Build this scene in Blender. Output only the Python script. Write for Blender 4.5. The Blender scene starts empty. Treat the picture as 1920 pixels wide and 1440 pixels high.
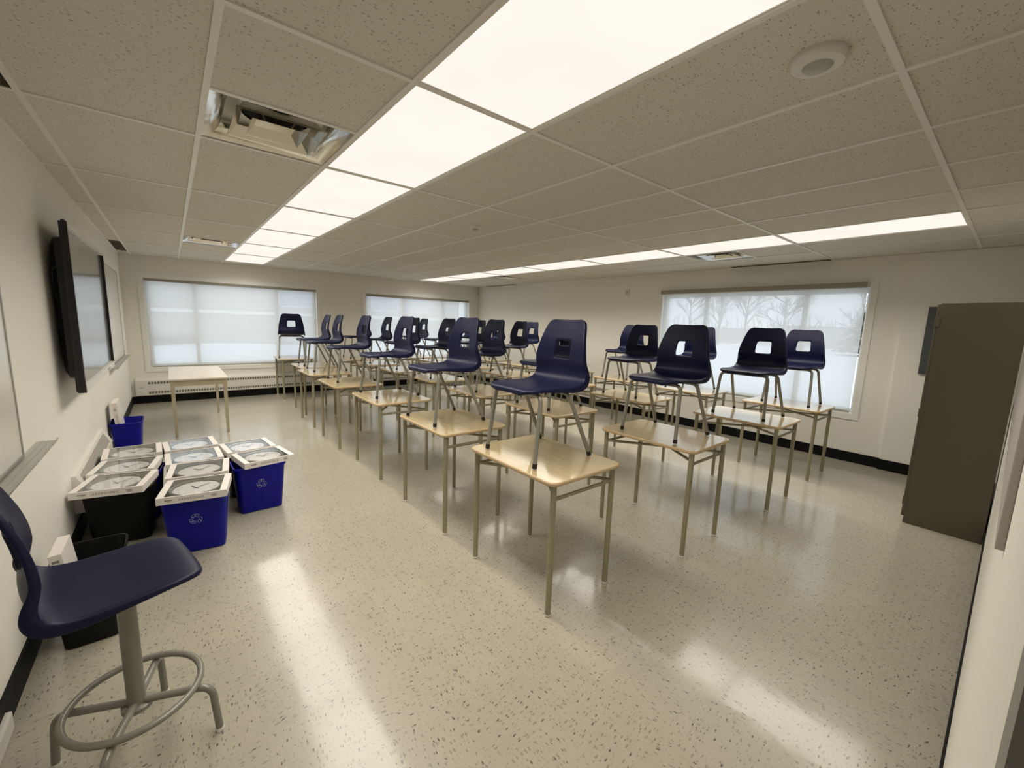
import bpy, bmesh, math, random
from mathutils import Vector, Matrix
random.seed(7)
S = bpy.context.scene
COL = S.collection
PI = math.pi

# ------------------------------------------------------------------ camera
cam_d = bpy.data.cameras.new('camera')
cam = bpy.data.objects.new('camera', cam_d)
COL.objects.link(cam)
cam_d.sensor_width = 36.0
cam_d.lens = 776.6 / 1920 * 36
cam_d.clip_start = 0.002
cam_d.clip_end = 400
RX = Vector((0.775, -0.631, 0.033)); RY = Vector((-0.067, -0.134, -0.989)); RZ = Vector((0.629, 0.764, -0.146))
RZ.normalize(); RX = (RX - RX.dot(RZ) * RZ).normalized(); RY = RZ.cross(RX)
m = Matrix((RX, -RY, -RZ)).transposed().to_4x4()
m.translation = Vector((1.0461, -0.3851, 1.578))
cam.matrix_world = m
S.camera = cam

# ------------------------------------------------------------------ view and world
S.view_settings.view_transform = 'Standard'
S.view_settings.look = 'None'
S.view_settings.gamma = 1.0
S.view_settings.use_curve_mapping = False
S.view_settings.exposure = 0.0
LAMP = 1.0          # radiance of the ceiling diffusers
ROOM_FILL = 15.0         # watts of the area lamp added under each diffuser to light the room
SKY = 2.25
W = bpy.data.worlds.new('overcast_sky'); S.world = W; W.use_nodes = True
wn = W.node_tree.nodes; wl = W.node_tree.links; wn.clear()
wo = wn.new('ShaderNodeOutputWorld'); bg = wn.new('ShaderNodeBackground')
tc = wn.new('ShaderNodeTexCoord'); nz = wn.new('ShaderNodeTexNoise'); cr = wn.new('ShaderNodeValToRGB')
nz.inputs['Scale'].default_value = 3.5; nz.inputs['Detail'].default_value = 5
cr.color_ramp.elements[0].position = .35; cr.color_ramp.elements[0].color = (.74, .84, 1, 1)
cr.color_ramp.elements[1].position = .65; cr.color_ramp.elements[1].color = (.93, .96, 1, 1)
wl.new(tc.outputs['Generated'], nz.inputs['Vector']); wl.new(nz.outputs['Fac'], cr.inputs['Fac'])
wl.new(cr.outputs['Color'], bg.inputs['Color']); bg.inputs['Strength'].default_value = SKY
wl.new(bg.outputs[0], wo.inputs[0])

# ------------------------------------------------------------------ materials
def new_mat(name):
    m = bpy.data.materials.new(name); m.use_nodes = True
    return m, m.node_tree.nodes, m.node_tree.links, m.node_tree.nodes['Principled BSDF']
def pm(name, col, rough=.5, metal=0, spec=.5, noise=0, nscale=40, bump=0, bscale=200, coat=0):
    m, n, l, b = new_mat(name)
    b.inputs['Base Color'].default_value = (*col, 1); b.inputs['Roughness'].default_value = rough
    b.inputs['Metallic'].default_value = metal; b.inputs['Specular IOR Level'].default_value = spec
    b.inputs['Coat Weight'].default_value = coat
    t = n.new('ShaderNodeTexCoord')
    x = n.new('ShaderNodeTexNoise'); x.inputs['Scale'].default_value = nscale; x.inputs['Detail'].default_value = 4
    l.new(t.outputs['Object'], x.inputs['Vector'])
    r = n.new('ShaderNodeMapRange'); r.inputs['To Min'].default_value = 1 - noise; r.inputs['To Max'].default_value = 1 + noise
    l.new(x.outputs['Fac'], r.inputs['Value'])
    v = n.new('ShaderNodeVectorMath'); v.operation = 'SCALE'; v.inputs[0].default_value = col
    l.new(r.outputs[0], v.inputs['Scale']); l.new(v.outputs[0], b.inputs['Base Color'])
    if bump:
        y = n.new('ShaderNodeTexNoise'); y.inputs['Scale'].default_value = bscale; y.inputs['Detail'].default_value = 3
        l.new(t.outputs['Object'], y.inputs['Vector'])
        bp = n.new('ShaderNodeBump'); bp.inputs['Strength'].default_value = bump; bp.inputs['Distance'].default_value = .002
        l.new(y.outputs['Fac'], bp.inputs['Height']); l.new(bp.outputs[0], b.inputs['Normal'])
    return m
M = {}
M['wall'] = pm('painted_wall', (.86, .84, .77), .55, noise=.02, nscale=2, bump=.15, bscale=350)
M['casing'] = pm('white_casing', (.87, .86, .82), .4, noise=.01)
M['base'] = pm('black_vinyl_base', (.004, .004, .0045), .55, noise=.1, spec=.2)
M['grid'] = pm('ceiling_grid_paint', (.82, .79, .74), .4, noise=.01)
M['navy'] = pm('navy_plastic', (.003, .005, .034), .42, noise=.06, nscale=8, bump=.10, bscale=900, spec=.30)
M['tube'] = pm('grey_chair_tube', (.25, .245, .21), .35, metal=.2, noise=.04)
M['olive'] = pm('olive_desk_paint', (.31, .285, .185), .38, metal=.1, noise=.04)
M['cap'] = pm('black_rubber', (.006, .005, .006), .5)
M['glide'] = pm('white_glide', (.75, .73, .68), .4)
M['plate'] = pm('dark_steel_plate', (.05, .05, .045), .5, metal=.4)
M['edge'] = pm('desk_edge_vinyl', (.58, .43, .25), .18, noise=.05, nscale=30)
M['blue'] = pm('recycling_blue', (.003, .004, .25), .42, spec=.25, noise=.05, nscale=6, bump=.1, bscale=500)
M['bin_black'] = pm('black_bin_plastic', (.004, .0035, .003), .5, spec=.25, noise=.1, nscale=6)
M['print_white'] = pm('white_print', (.40, .42, .62), .5)
M['carton'] = pm('white_carton', (.80, .76, .72), .5, noise=.02, nscale=20)
M['ink'] = pm('black_ink', (.03, .03, .03), .6)
M['inkgrey'] = pm('grey_ink', (.25, .24, .23), .6)
M['tray_in'] = pm('grey_inner_tray', (.20, .20, .18), .6)
M['clock_rim'] = pm('grey_clock_rim', (.17, .18, .16), .35)
M['clock_face'] = pm('clock_dial', (.80, .80, .80), .5)
M['cab'] = pm('brown_cabinet_paint', (.105, .092, .062), .45, noise=.02, nscale=3, bump=.05)
M['tvblack'] = pm('black_tv_plastic', (.010, .007, .010), .35)
M['silver'] = pm('silver_bezel', (.72, .71, .68), .45)
M['alu'] = pm('aluminium_trim', (.50, .49, .45), .35, metal=.6)
M['board'] = pm('whiteboard_surface', (.74, .72, .67), .22)
M['heater'] = pm('white_heater_enamel', (.74, .72, .66), .35, noise=.01)
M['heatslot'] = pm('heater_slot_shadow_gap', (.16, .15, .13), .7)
M['grille'] = pm('return_grille_grey', (.13, .12, .09), .6)
M['dark'] = pm('duct_shade_black', (.004, .004, .004), .8)  # black stands in for the shade inside ducts and behind grilles
M['ductmetal'] = pm('duct_collar', (.78, .76, .70), .45, metal=.3)
M['plastic_white'] = pm('white_plastic', (.72, .70, .65), .35)
M['plastic_grey'] = pm('lens_grey', (.42, .41, .36), .35)
M['tabletop'] = pm('pale_table_laminate', (.66, .59, .48), .28, noise=.03, nscale=12)
M['tableleg'] = pm('beige_table_paint', (.43, .38, .27), .4, noise=.03)
M['cassette'] = pm('taupe_shade_fabric', (.33, .30, .245), .7, noise=.04, nscale=80)
M['snow'] = pm('snow', (.86, .89, .95), .8, noise=.04, nscale=.4)
M['facade'] = pm('beige_siding', (.42, .40, .36), .8, noise=.03, nscale=2)
M['roof'] = pm('grey_roof', (.22, .22, .24), .8)
M['bark'] = pm('grey_bark', (.16, .13, .11), .9, noise=.2, nscale=5)
M['twig'] = pm('winter_twigs', (.20, .165, .15), .9, noise=.2, nscale=3)
M['ever'] = pm('evergreen_needles', (.035, .05, .03), .9, noise=.3, nscale=3)
M['hall'] = pm('unlit_hall_dark', (.03, .025, .02), .8)  # near-black colour stands in for the unlit corridor
M['framegrey'] = pm('grey_door_frame', (.27, .255, .24), .4)
M['tack'] = pm('grey_tack_surface', (.40, .37, .34), .6)
M['panelgrey'] = pm('grey_panel_steel', (.07, .072, .075), .45)

# vent metal : bright smooth aluminium
m_, n_, l_, b_ = new_mat('polished_vent_aluminium'); M['vent'] = m_
b_.inputs['Base Color'].default_value = (.66, .64, .58, 1); b_.inputs['Metallic'].default_value = .95; b_.inputs['Roughness'].default_value = .17
t_ = n_.new('ShaderNodeTexCoord'); x_ = n_.new('ShaderNodeTexNoise'); x_.inputs['Scale'].default_value = 9
bp_ = n_.new('ShaderNodeBump'); bp_.inputs['Strength'].default_value = .5; bp_.inputs['Distance'].default_value = .005
l_.new(t_.outputs['Object'], x_.inputs['Vector']); l_.new(x_.outputs['Fac'], bp_.inputs['Height']); l_.new(bp_.outputs[0], b_.inputs['Normal'])

# vinyl floor tiles with dark chips whose direction turns from tile to tile
m_, n_, l_, b_ = new_mat('speckled_vinyl_tile'); M['floor'] = m_
def N(t, **k):
    x = n_.new(t)
    for a, v in k.items(): setattr(x, a, v)
    return x
def math_(op, a, b=None, c=None):
    x = N('ShaderNodeMath', operation=op)
    for i, v in enumerate((a, b, c)):
        if v is None: continue
        if hasattr(v, 'links'): l_.new(v, x.inputs[i])
        else: x.inputs[i].default_value = v
    return x.outputs[0]
geo = N('ShaderNodeNewGeometry'); sep = N('ShaderNodeSeparateXYZ'); l_.new(geo.outputs['Position'], sep.inputs[0])
px, py = sep.outputs[0], sep.outputs[1]
TS = .305
fx = math_('FLOOR', math_('DIVIDE', px, TS)); fy = math_('FLOOR', math_('DIVIDE', py, TS))
cxy = N('ShaderNodeCombineXYZ'); l_.new(fx, cxy.inputs[0]); l_.new(fy, cxy.inputs[1])
wnz = N('ShaderNodeTexWhiteNoise'); wnz.noise_dimensions = '2D'; l_.new(cxy.outputs[0], wnz.inputs['Vector'])
turn = math_('MULTIPLY', math_('FRACT', math_('MULTIPLY', math_('ADD', fx, fy), .5)), 2)   # 0 / 1 checker
ang = math_('ADD', math_('MULTIPLY', turn, PI / 2), math_('MULTIPLY', math_('SUBTRACT', wnz.outputs['Value'], .5), .5))
vr = N('ShaderNodeVectorRotate'); vr.rotation_type = 'Z_AXIS'; l_.new(geo.outputs['Position'], vr.inputs['Vector']); l_.new(ang, vr.inputs['Angle'])
def chips(scale, sx, thr, soft):
    mp = N('ShaderNodeMapping'); mp.inputs['Scale'].default_value = (scale * sx, scale, 1)
    l_.new(vr.outputs[0], mp.inputs['Vector'])
    vo = N('ShaderNodeTexVoronoi'); vo.voronoi_dimensions = '2D'; l_.new(mp.outputs[0], vo.inputs['Vector']); vo.inputs['Scale'].default_value = 1
    # only some of the cells carry a chip, of varying size
    s = N('ShaderNodeSeparateColor'); l_.new(vo.outputs['Color'], s.inputs[0])
    rad = math_('MULTIPLY', math_('POWER', s.outputs[0], 3.0), thr)
    d = math_('SUBTRACT', rad, vo.outputs['Distance'])
    c = N('ShaderNodeClamp'); l_.new(math_('MULTIPLY', d, soft), c.inputs[0])
    return c.outputs[0], s.outputs[1]
c1, k1 = chips(95, .36, .40, 12)
c2, k2 = chips(150, .42, .40, 12)
c3, k3 = chips(60, .40, .22, 24)
nz1 = N('ShaderNodeTexNoise'); nz1.inputs['Scale'].default_value = 14; nz1.inputs['Detail'].default_value = 6; l_.new(vr.outputs[0], nz1.inputs['Vector'])
base = N('ShaderNodeMix', data_type='RGBA'); base.inputs[6].default_value = (.395, .368, .292, 1); base.inputs[7].default_value = (.445, .418, .335, 1)
l_.new(nz1.outputs['Fac'], base.inputs[0])
def over(prev, fac, col, s):
    x = N('ShaderNodeMix', data_type='RGBA'); l_.new(math_('MULTIPLY', fac, s), x.inputs[0]); l_.new(prev, x.inputs[6]); x.inputs[7].default_value = (*col, 1); return x.outputs[2]
o = over(base.outputs[2], c2, (.25, .22, .17), .45)
o = over(o, c1, (.175, .155, .115), .58)
o = over(o, c3, (.06, .05, .04), .85)
tilev = N('ShaderNodeMapRange'); tilev.inputs['To Min'].default_value = .965; tilev.inputs['To Max'].default_value = 1.03; l_.new(wnz.outputs['Value'], tilev.inputs['Value'])
sc_ = N('ShaderNodeVectorMath', operation='SCALE'); l_.new(o, sc_.inputs[0]); l_.new(tilev.outputs[0], sc_.inputs['Scale'])
gx = math_('ABSOLUTE', math_('SUBTRACT', math_('FRACT', math_('DIVIDE', px, TS)), .5)); gy = math_('ABSOLUTE', math_('SUBTRACT', math_('FRACT', math_('DIVIDE', py, TS)), .5))
gap = math_('GREATER_THAN', math_('MAXIMUM', gx, gy), .4975)
o = over(sc_.outputs[0], gap, (.36, .32, .24), .30)
l_.new(o, b_.inputs['Base Color'])
b_.inputs['Roughness'].default_value = .30; b_.inputs['Specular IOR Level'].default_value = .4
b_.inputs['Coat Weight'].default_value = .55; b_.inputs['Coat IOR'].default_value = 1.5
nr = N('ShaderNodeTexNoise'); nr.inputs['Scale'].default_value = 3.5; nr.inputs['Detail'].default_value = 4; l_.new(geo.outputs['Position'], nr.inputs['Vector'])
mr = N('ShaderNodeMapRange'); mr.inputs['From Min'].default_value = .3; mr.inputs['From Max'].default_value = .7; mr.inputs['To Min'].default_value = .07; mr.inputs['To Max'].default_value = .15
l_.new(nr.outputs['Fac'], mr.inputs['Value']); l_.new(mr.outputs[0], b_.inputs['Coat Roughness'])
nb = N('ShaderNodeTexNoise'); nb.inputs['Scale'].default_value = 5; nb.inputs['Detail'].default_value = 3; l_.new(geo.outputs['Position'], nb.inputs['Vector'])
bb = N('ShaderNodeBump'); bb.inputs['Strength'].default_value = .35; bb.inputs['Distance'].default_value = .004; l_.new(nb.outputs['Fac'], bb.inputs['Height']); l_.new(bb.outputs[0], b_.inputs['Coat Normal'])

# fissured ceiling tile
m_, n_, l_, b_ = new_mat('fissured_ceiling_tile'); M['tile'] = m_
geo = N('ShaderNodeNewGeometry')
def pits(scale, sx, thr, soft, pw):
    mp = N('ShaderNodeMapping'); mp.inputs['Scale'].default_value = (scale * sx, scale, 1); l_.new(geo.outputs['Position'], mp.inputs['Vector'])
    dn = N('ShaderNodeTexNoise'); dn.inputs['Scale'].default_value = .6; l_.new(mp.outputs[0], dn.inputs['Vector'])
    ad = N('ShaderNodeVectorMath', operation='MULTIPLY_ADD'); l_.new(dn.outputs['Color'], ad.inputs[0]); ad.inputs[1].default_value = (1.4, 1.4, 0); l_.new(mp.outputs[0], ad.inputs[2])
    vo = N('ShaderNodeTexVoronoi'); vo.voronoi_dimensions = '2D'; vo.inputs['Scale'].default_value = 1; l_.new(ad.outputs[0], vo.inputs['Vector'])
    s = N('ShaderNodeSeparateColor'); l_.new(vo.outputs['Color'], s.inputs[0])
    d = math_('SUBTRACT', math_('MULTIPLY', math_('POWER', s.outputs[0], pw), thr), vo.outputs['Distance'])
    c = N('ShaderNodeClamp'); l_.new(math_('MULTIPLY', d, soft), c.inputs[0]); return c.outputs[0]
p1 = pits(110, .55, .36, 12, 3.0); p2 = pits(260, .8, .38, 10, 1.5)
bs = N('ShaderNodeRGB'); bs.outputs[0].default_value = (.70, .675, .60, 1)
o = over(bs.outputs[0], p2, (.54, .51, .44), .55); o = over(o, p1, (.25, .22, .18), .7)
l_.new(o, b_.inputs['Base Color']); b_.inputs['Roughness'].default_value = .9; b_.inputs['Specular IOR Level'].default_value = .2

# wood laminate desktop
m_, n_, l_, b_ = new_mat('maple_laminate'); M['wood'] = m_
tc_ = N('ShaderNodeTexCoord'); mp = N('ShaderNodeMapping'); mp.inputs['Scale'].default_value = (30, 1.6, 10); l_.new(tc_.outputs['Object'], mp.inputs['Vector'])
g1 = N('ShaderNodeTexNoise'); g1.inputs['Scale'].default_value = 1.6; g1.inputs['Detail'].default_value = 7; g1.inputs['Roughness'].default_value = .62; l_.new(mp.outputs[0], g1.inputs['Vector'])
rp = N('ShaderNodeValToRGB'); rp.color_ramp.elements[0].position = .3; rp.color_ramp.elements[0].color = (.46, .35, .18, 1); rp.color_ramp.elements[1].position = .72; rp.color_ramp.elements[1].color = (.57, .455, .255, 1)
l_.new(g1.outputs['Fac'], rp.inputs[0]); l_.new(rp.outputs[0], b_.inputs['Base Color'])
b_.inputs['Roughness'].default_value = .3; b_.inputs['Coat Weight'].default_value = .9; b_.inputs['Coat IOR'].default_value = 1.6; b_.inputs['Coat Roughness'].default_value = .07

# emitting diffuser with a slightly uneven glow
m_, n_, l_, b_ = new_mat('lit_acrylic_diffuser'); M['diff'] = m_
n_.remove(b_); em = N('ShaderNodeEmission'); out = n_['Material Output']
tc_ = N('ShaderNodeTexCoord'); g1 = N('ShaderNodeTexNoise'); g1.inputs['Scale'].default_value = 1.7; g1.inputs['Detail'].default_value = 2; l_.new(tc_.outputs['Object'], g1.inputs['Vector'])
mr = N('ShaderNodeMapRange'); mr.inputs['From Min'].default_value = .3; mr.inputs['From Max'].default_value = .7; mr.inputs['To Min'].default_value = LAMP * .96; mr.inputs['To Max'].default_value = LAMP * 1.04
l_.new(g1.outputs['Fac'], mr.inputs['Value']); l_.new(mr.outputs[0], em.inputs['Strength'])
em.inputs['Color'].default_value = (1.0, .945, .855, 1); l_.new(em.outputs[0], out.inputs[0])

# roller shade weave : partly open, partly translucent
def shade_mat(name, open_):
    global m_, n_, l_, b_
    m_, n_, l_, b_ = new_mat(name); n_.remove(b_); out = n_['Material Output']
    tr = N('ShaderNodeBsdfTransparent'); tr.inputs[0].default_value = (1, 1, 1, 1)
    tl = N('ShaderNodeBsdfTranslucent'); tl.inputs[0].default_value = (.92, .89, .84, 1)
    df = N('ShaderNodeBsdfDiffuse'); df.inputs[0].default_value = (.62, .62, .60, 1)
    a = N('ShaderNodeMixShader'); a.inputs[0].default_value = .57; l_.new(tl.outputs[0], a.inputs[1]); l_.new(df.outputs[0], a.inputs[2])
    c = N('ShaderNodeMixShader'); c.inputs[0].default_value = open_; l_.new(a.outputs[0], c.inputs[1]); l_.new(tr.outputs[0], c.inputs[2])
    l_.new(c.outputs[0], out.inputs[0]); return m_
M['shade'] = shade_mat('woven_roller_shade', .15)
# window glass, clock film
def thin_glass(name, fac, tint=(1, 1, 1)):
    global m_, n_, l_, b_
    m_, n_, l_, b_ = new_mat(name); n_.remove(b_); out = n_['Material Output']
    tr = N('ShaderNodeBsdfTransparent'); tr.inputs[0].default_value = (*tint, 1); gl = N('ShaderNodeBsdfGlossy'); gl.inputs['Roughness'].default_value = .05
    lw = N('ShaderNodeLayerWeight'); lw.inputs[0].default_value = .5; fr = N('ShaderNodeMath', operation='MULTIPLY_ADD'); l_.new(math_('POWER', lw.outputs['Facing'], 4.0), fr.inputs[0]); fr.inputs[1].default_value = .55; fr.inputs[2].default_value = .04; c = N('ShaderNodeMixShader')
    l_.new(math_('MULTIPLY', fr.outputs[0], fac), c.inputs[0]); l_.new(tr.outputs[0], c.inputs[1]); l_.new(gl.outputs[0], c.inputs[2]); l_.new(c.outputs[0], out.inputs[0]); return m_
M['glass'] = thin_glass('window_glass', 1.0, (.94, .97, .97))
M['film'] = thin_glass('clear_carton_film', 1.3)
M['extglass'] = pm('far_window_glass', (.30, .36, .46), .08, spec=.9)
m_, n_, l_, b_ = new_mat('display_glass'); M['screen'] = m_
b_.inputs['Base Color'].default_value = (.20, .21, .20, 1); b_.inputs['Roughness'].default_value = .12; b_.inputs['Specular IOR Level'].default_value = 1.0; b_.inputs['IOR'].default_value = 2.3

# ------------------------------------------------------------------ mesh helpers
class MB:
    def __init__(s): s.v = []; s.f = []
    def add(s, vs, fs):
        o = len(s.v); s.v += [tuple(v) for v in vs]; s.f += [tuple(i + o for i in f) for f in fs]; return s
    def box(s, x0, y0, z0, x1, y1, z1):
        return s.add([(x0, y0, z0), (x1, y0, z0), (x1, y1, z0), (x0, y1, z0), (x0, y0, z1), (x1, y0, z1), (x1, y1, z1), (x0, y1, z1)],
                     [(0, 3, 2, 1), (4, 5, 6, 7), (0, 1, 5, 4), (1, 2, 6, 5), (2, 3, 7, 6), (3, 0, 4, 7)])
    def rings(s, rings, cap0=True, cap1=True, closed=False):
        n = len(rings[0]); vs = [p for r in rings for p in r]; fs = []
        R = len(rings)
        for i in range(R if closed else R - 1):
            j = (i + 1) % R
            for k in range(n):
                q = (k + 1) % n; fs.append((i * n + k, i * n + q, j * n + q, j * n + k))
        if not closed:
            if cap0: fs.append(tuple(reversed(range(n))))
            if cap1: fs.append(tuple((R - 1) * n + k for k in range(n)))
        return s.add(vs, fs)
    def tube(s, pts, r, n=12, r1=None, closed=False):
        pts = [Vector(p) for p in pts]; rings = []; L = len(pts); prev = None
        for i, p in enumerate(pts):
            if closed: t = (pts[(i + 1) % L] - pts[i - 1]).normalized()
            else: t = (pts[min(i + 1, L - 1)] - pts[max(i - 1, 0)]).normalized()
            if prev is None:
                a = Vector((0, 0, 1)) if abs(t.z) < .9 else Vector((1, 0, 0)); u = t.cross(a).normalized()
            else: u = (prev - t * prev.dot(t)).normalized()
            prev = u; w = t.cross(u); rr = r if r1 is None else r + (r1 - r) * i / (L - 1)
            rings.append([p + (u * math.cos(2 * PI * k / n) + w * math.sin(2 * PI * k / n)) * rr for k in range(n)])
        return s.rings(rings, closed=closed)
    def cyl(s, x, y, z0, z1, r, n=24, r1=None):
        r1 = r if r1 is None else r1
        return s.rings([[(x + a * math.cos(2 * PI * k / n), y + a * math.sin(2 * PI * k / n), z) for k in range(n)] for a, z in ((r, z0), (r1, z1))])
    def lathe(s, prof, x=0, y=0, n=32, cap0=True, cap1=True):
        return s.rings([[(x + a * math.cos(2 * PI * k / n), y + a * math.sin(2 * PI * k / n), z) for k in range(n)] for a, z in prof], cap0, cap1)
    def build(s, name, mat, parent=None, smooth=False, bevel=0, loc=None, rot=None, ang=40):
        me = bpy.data.meshes.new(name); me.from_pydata(s.v, [], s.f); me.update()
        bm = bmesh.new(); bm.from_mesh(me); bmesh.ops.recalc_face_normals(bm, faces=bm.faces)
        if bevel:
            es = [e for e in bm.edges if len(e.link_faces) == 2 and e.calc_face_angle(0) > .6]
            bmesh.ops.bevel(bm, geom=es, offset=bevel, segments=2, profile=.6, affect='EDGES')
        if smooth:
            for f in bm.faces: f.smooth = True
            for e in bm.edges:
                if len(e.link_faces) == 2 and e.calc_face_angle(0) > math.radians(ang): e.smooth = False
        bm.to_mesh(me); bm.free()
        me.materials.append(mat); o = bpy.data.objects.new(name, me); COL.objects.link(o)
        if parent: o.parent = parent
        if loc: o.location = loc
        if rot: o.rotation_euler = rot
        return o
def fillet(pts, r, n=6):
    pts = [Vector(p) for p in pts]; out = [pts[0]]
    for i in range(1, len(pts) - 1):
        a, b, c = pts[i - 1], pts[i], pts[i + 1]; d0 = (a - b); d1 = (c - b); rr = min(r, d0.length * .49, d1.length * .49)
        p0 = b + d0.normalized() * rr; p1 = b + d1.normalized() * rr
        for k in range(n + 1):
            t = k / n; out.append(p0 * (1 - t) ** 2 + b * 2 * t * (1 - t) + p1 * t * t)
    out.append(pts[-1]); return out
def rrect(hx, hy, r, n=5, z=0, cx=0, cy=0):
    out = []
    for (sx, sy, a0) in ((1, 1, 0), (-1, 1, PI / 2), (-1, -1, PI), (1, -1, 1.5 * PI)):
        for k in range(n + 1):
            a = a0 + PI / 2 * k / n; out.append((cx + sx * (hx - r) + r * math.cos(a), cy + sy * (hy - r) + r * math.sin(a), z))
    return out
def tag(o, label=None, cat=None, group=None, kind=None):
    if label: o['label'] = label
    if cat: o['category'] = cat
    if group: o['group'] = group
    if kind: o['kind'] = kind
    return o
def thing(name, label, cat, loc=(0, 0, 0), rz=0, group=None):
    o = bpy.data.objects.new(name, None); COL.objects.link(o); o.location = loc; o.rotation_euler = (0, 0, rz); o.empty_display_size = .1
    return tag(o, label, cat, group)
KIDS = {}
def copy_tree(o, parent=None):
    c = o.copy(); COL.objects.link(c)
    if parent: c.parent = parent
    for ch in [x for x in bpy.data.objects if x.parent == o]: copy_tree(ch, c)
    return c
def struct(o): o['kind'] = 'structure'; return o

# ------------------------------------------------------------------ the room
H = 2.48; XL, XR, YN, YF = .46, 7.51, -.41, 9.0; T = .16
struct(MB().box(XL - T, YN - 1.9, -.12, XR + T, YF + T, 0).build('floor', M['floor']))
w = MB().box(XL - T, YN - 1.9, 0, XL, YF + T, H + .12); struct(w.build('wall_left', M['wall']))
def holed(axis, plane, thick, lo, hi, z1, holes):
    """wall slab with rectangular openings (a0,a1,z0,z1), running along the other axis"""
    b = MB()
    def bx(a0, a1, z0, z1_):
        if a1 - a0 < 1e-4 or z1_ - z0 < 1e-4: return
        if axis == 'y': b.box(a0, plane, z0, a1, plane + thick, z1_)
        else: b.box(plane, a0, z0, plane + thick, a1, z1_)
    cur = lo
    for (a0, a1, z0, zt) in sorted(holes):
        bx(cur, a0, 0, z1); bx(a0, a1, 0, z0); bx(a0, a1, zt, z1); cur = a1
    bx(cur, hi, 0, z1); return b
W1 = (.735, 3.43, .61, 2.12); W2 = (4.45, 7.20, .61, 2.12); W3 = (.83, 3.54, .60, 2.13)
struct(holed('y', YF, T, XL, XR + T, H + .12, [W1, W2]).build('wall_far', M['wall']))
struct(holed('x', XR, T, YN, YF, H + .12, [W3]).build('wall_right', M['wall']))
pil = struct(MB().box(7.47, YN, 0, XR, .50, H).build('trim_1', M['wall']))          # shallow pilaster by the cabinet
DOOR = (.35, 1.42, 0, 2.1)
struct(holed('y', YN - .13, .13, XL, XR + T, H + .12, [(XL, 1.335, 0, 2.1)]).build('wall_near', M['wall']))
# corridor outside the doorway the picture is taken from
hb = MB().box(XL - T, YN - 1.95, 0, 3.2, YN - 1.9, H).box(3.2, YN - 1.9, 0, 3.25, YN - .13, H).box(XL, YN - 1.9, H - .02, 3.2, YN - .13, H + .03)
struct(hb.build('wall_corridor', M['hall']))
df = MB().box(1.30, YN - .14, 0, 1.335, YN + .006, 2.12).box(XL, YN - .14, 2.085, 1.30, YN + .006, 2.12)
d1 = struct(df.build('door_1', M['framegrey']))
# baseboards
bh, bt = .125, .010
struct(MB().box(XL, YN, 0, XL + bt, YF, bh).build('baseboard_left', M['base']))
struct(MB().box(XL + bt, YF - bt, 0, XR, YF, bh).build('baseboard_far', M['base']))
bb_ = MB().box(XR - bt, .5, 0, XR, YF - bt, bh).box(7.47 - bt, YN + .008, 0, 7.47, .5 + bt, bh).box(7.47, .5, 0, XR, .5 + bt, bh)
struct(bb_.build('baseboard_right', M['base']))
struct(MB().box(1.335, YN, 0, 7.46, YN + .008, bh).build('baseboard_near', M['base']))

# ceiling : tile cells on a suspended grid, with openings where lamps and vents sit
gx_ = [XL] + [.61 * i for i in range(1, 13)] + [XR]
gy_ = [YN] + [1.22 * j for j in range(0, 8)] + [YF]
LIGHTS = [(3, j) for j in range(7)] + [(9, j) for j in range(7)]
VENTS = [(1.22, 1.83), (1.22, 6.10), (6.10, 1.83), (6.10, 6.10)]
SLOTS = [(XL, .61, 1.22, 2.44), (XL, .61, 7.32, 8.54), (7.32, XR, 1.22, 2.44), (7.32, XR, 7.32, 8.54)]
def blocked(x0, x1, y0, y1):
    cx_, cy_ = (x0 + x1) / 2, (y0 + y1) / 2
    for (i, j) in LIGHTS:
        if .61 * i < cx_ < .61 * (i + 1) and 1.22 * j < cy_ < 1.22 * (j + 1): return True
    for (a, b) in VENTS:
        if a < cx_ < a + .61 and b < cy_ < b + .61: return True
    for (a, b, c, d) in SLOTS:
        if a < cx_ < b and c < cy_ < d: return True
    return False
ct = MB(); gr = MB(); hw_ = .012; gz0, gz1 = H - .004, H + .004
for i in range(len(gx_) - 1):
    for j in range(len(gy_) - 1):
        x0, x1, y0, y1 = gx_[i], gx_[i + 1], gy_[j], gy_[j + 1]
        ys = [(y0, y1)]
        if any(abs(x0 - a) < .01 and y0 - .01 < b < y1 for a, b in VENTS):
            ys = [(y0, y0 + .61), (y0 + .61, y1)]
            gr.box(x0, y0 + .61 - hw_, gz0, x1, y0 + .61 + hw_, gz1)
        for (a, b) in ys:
            if not blocked(x0, x1, a, b): ct.box(x0, a, H + .003, x1, b, H + .02)
for x in gx_[1:-1]: gr.box(x - hw_, YN, gz0 - .0006, x + hw_, YF, gz1)
for y in gy_[1:-1]: gr.box(XL, y - hw_, gz0, XR, y + hw_, gz1)
gr.box(XL, YN, gz0 - .001, XL + .02, YF, gz1).box(XR - .02, YN, gz0 - .001, XR, YF, gz1).box(XL, YF - .02, gz0 - .001, XR, YF, gz1).box(XL, YN, gz0 - .001, XR, YN + .014, gz1)
ceil = struct(ct.build('ceiling', M['tile']))
gr.build('suspension_grid', M['grid'], ceil)
struct(MB().box(XL - T, YN - 1.9, H + .28, XR + T, YF + T, H + .36).build('ceiling_slab', M['hall']))

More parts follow.
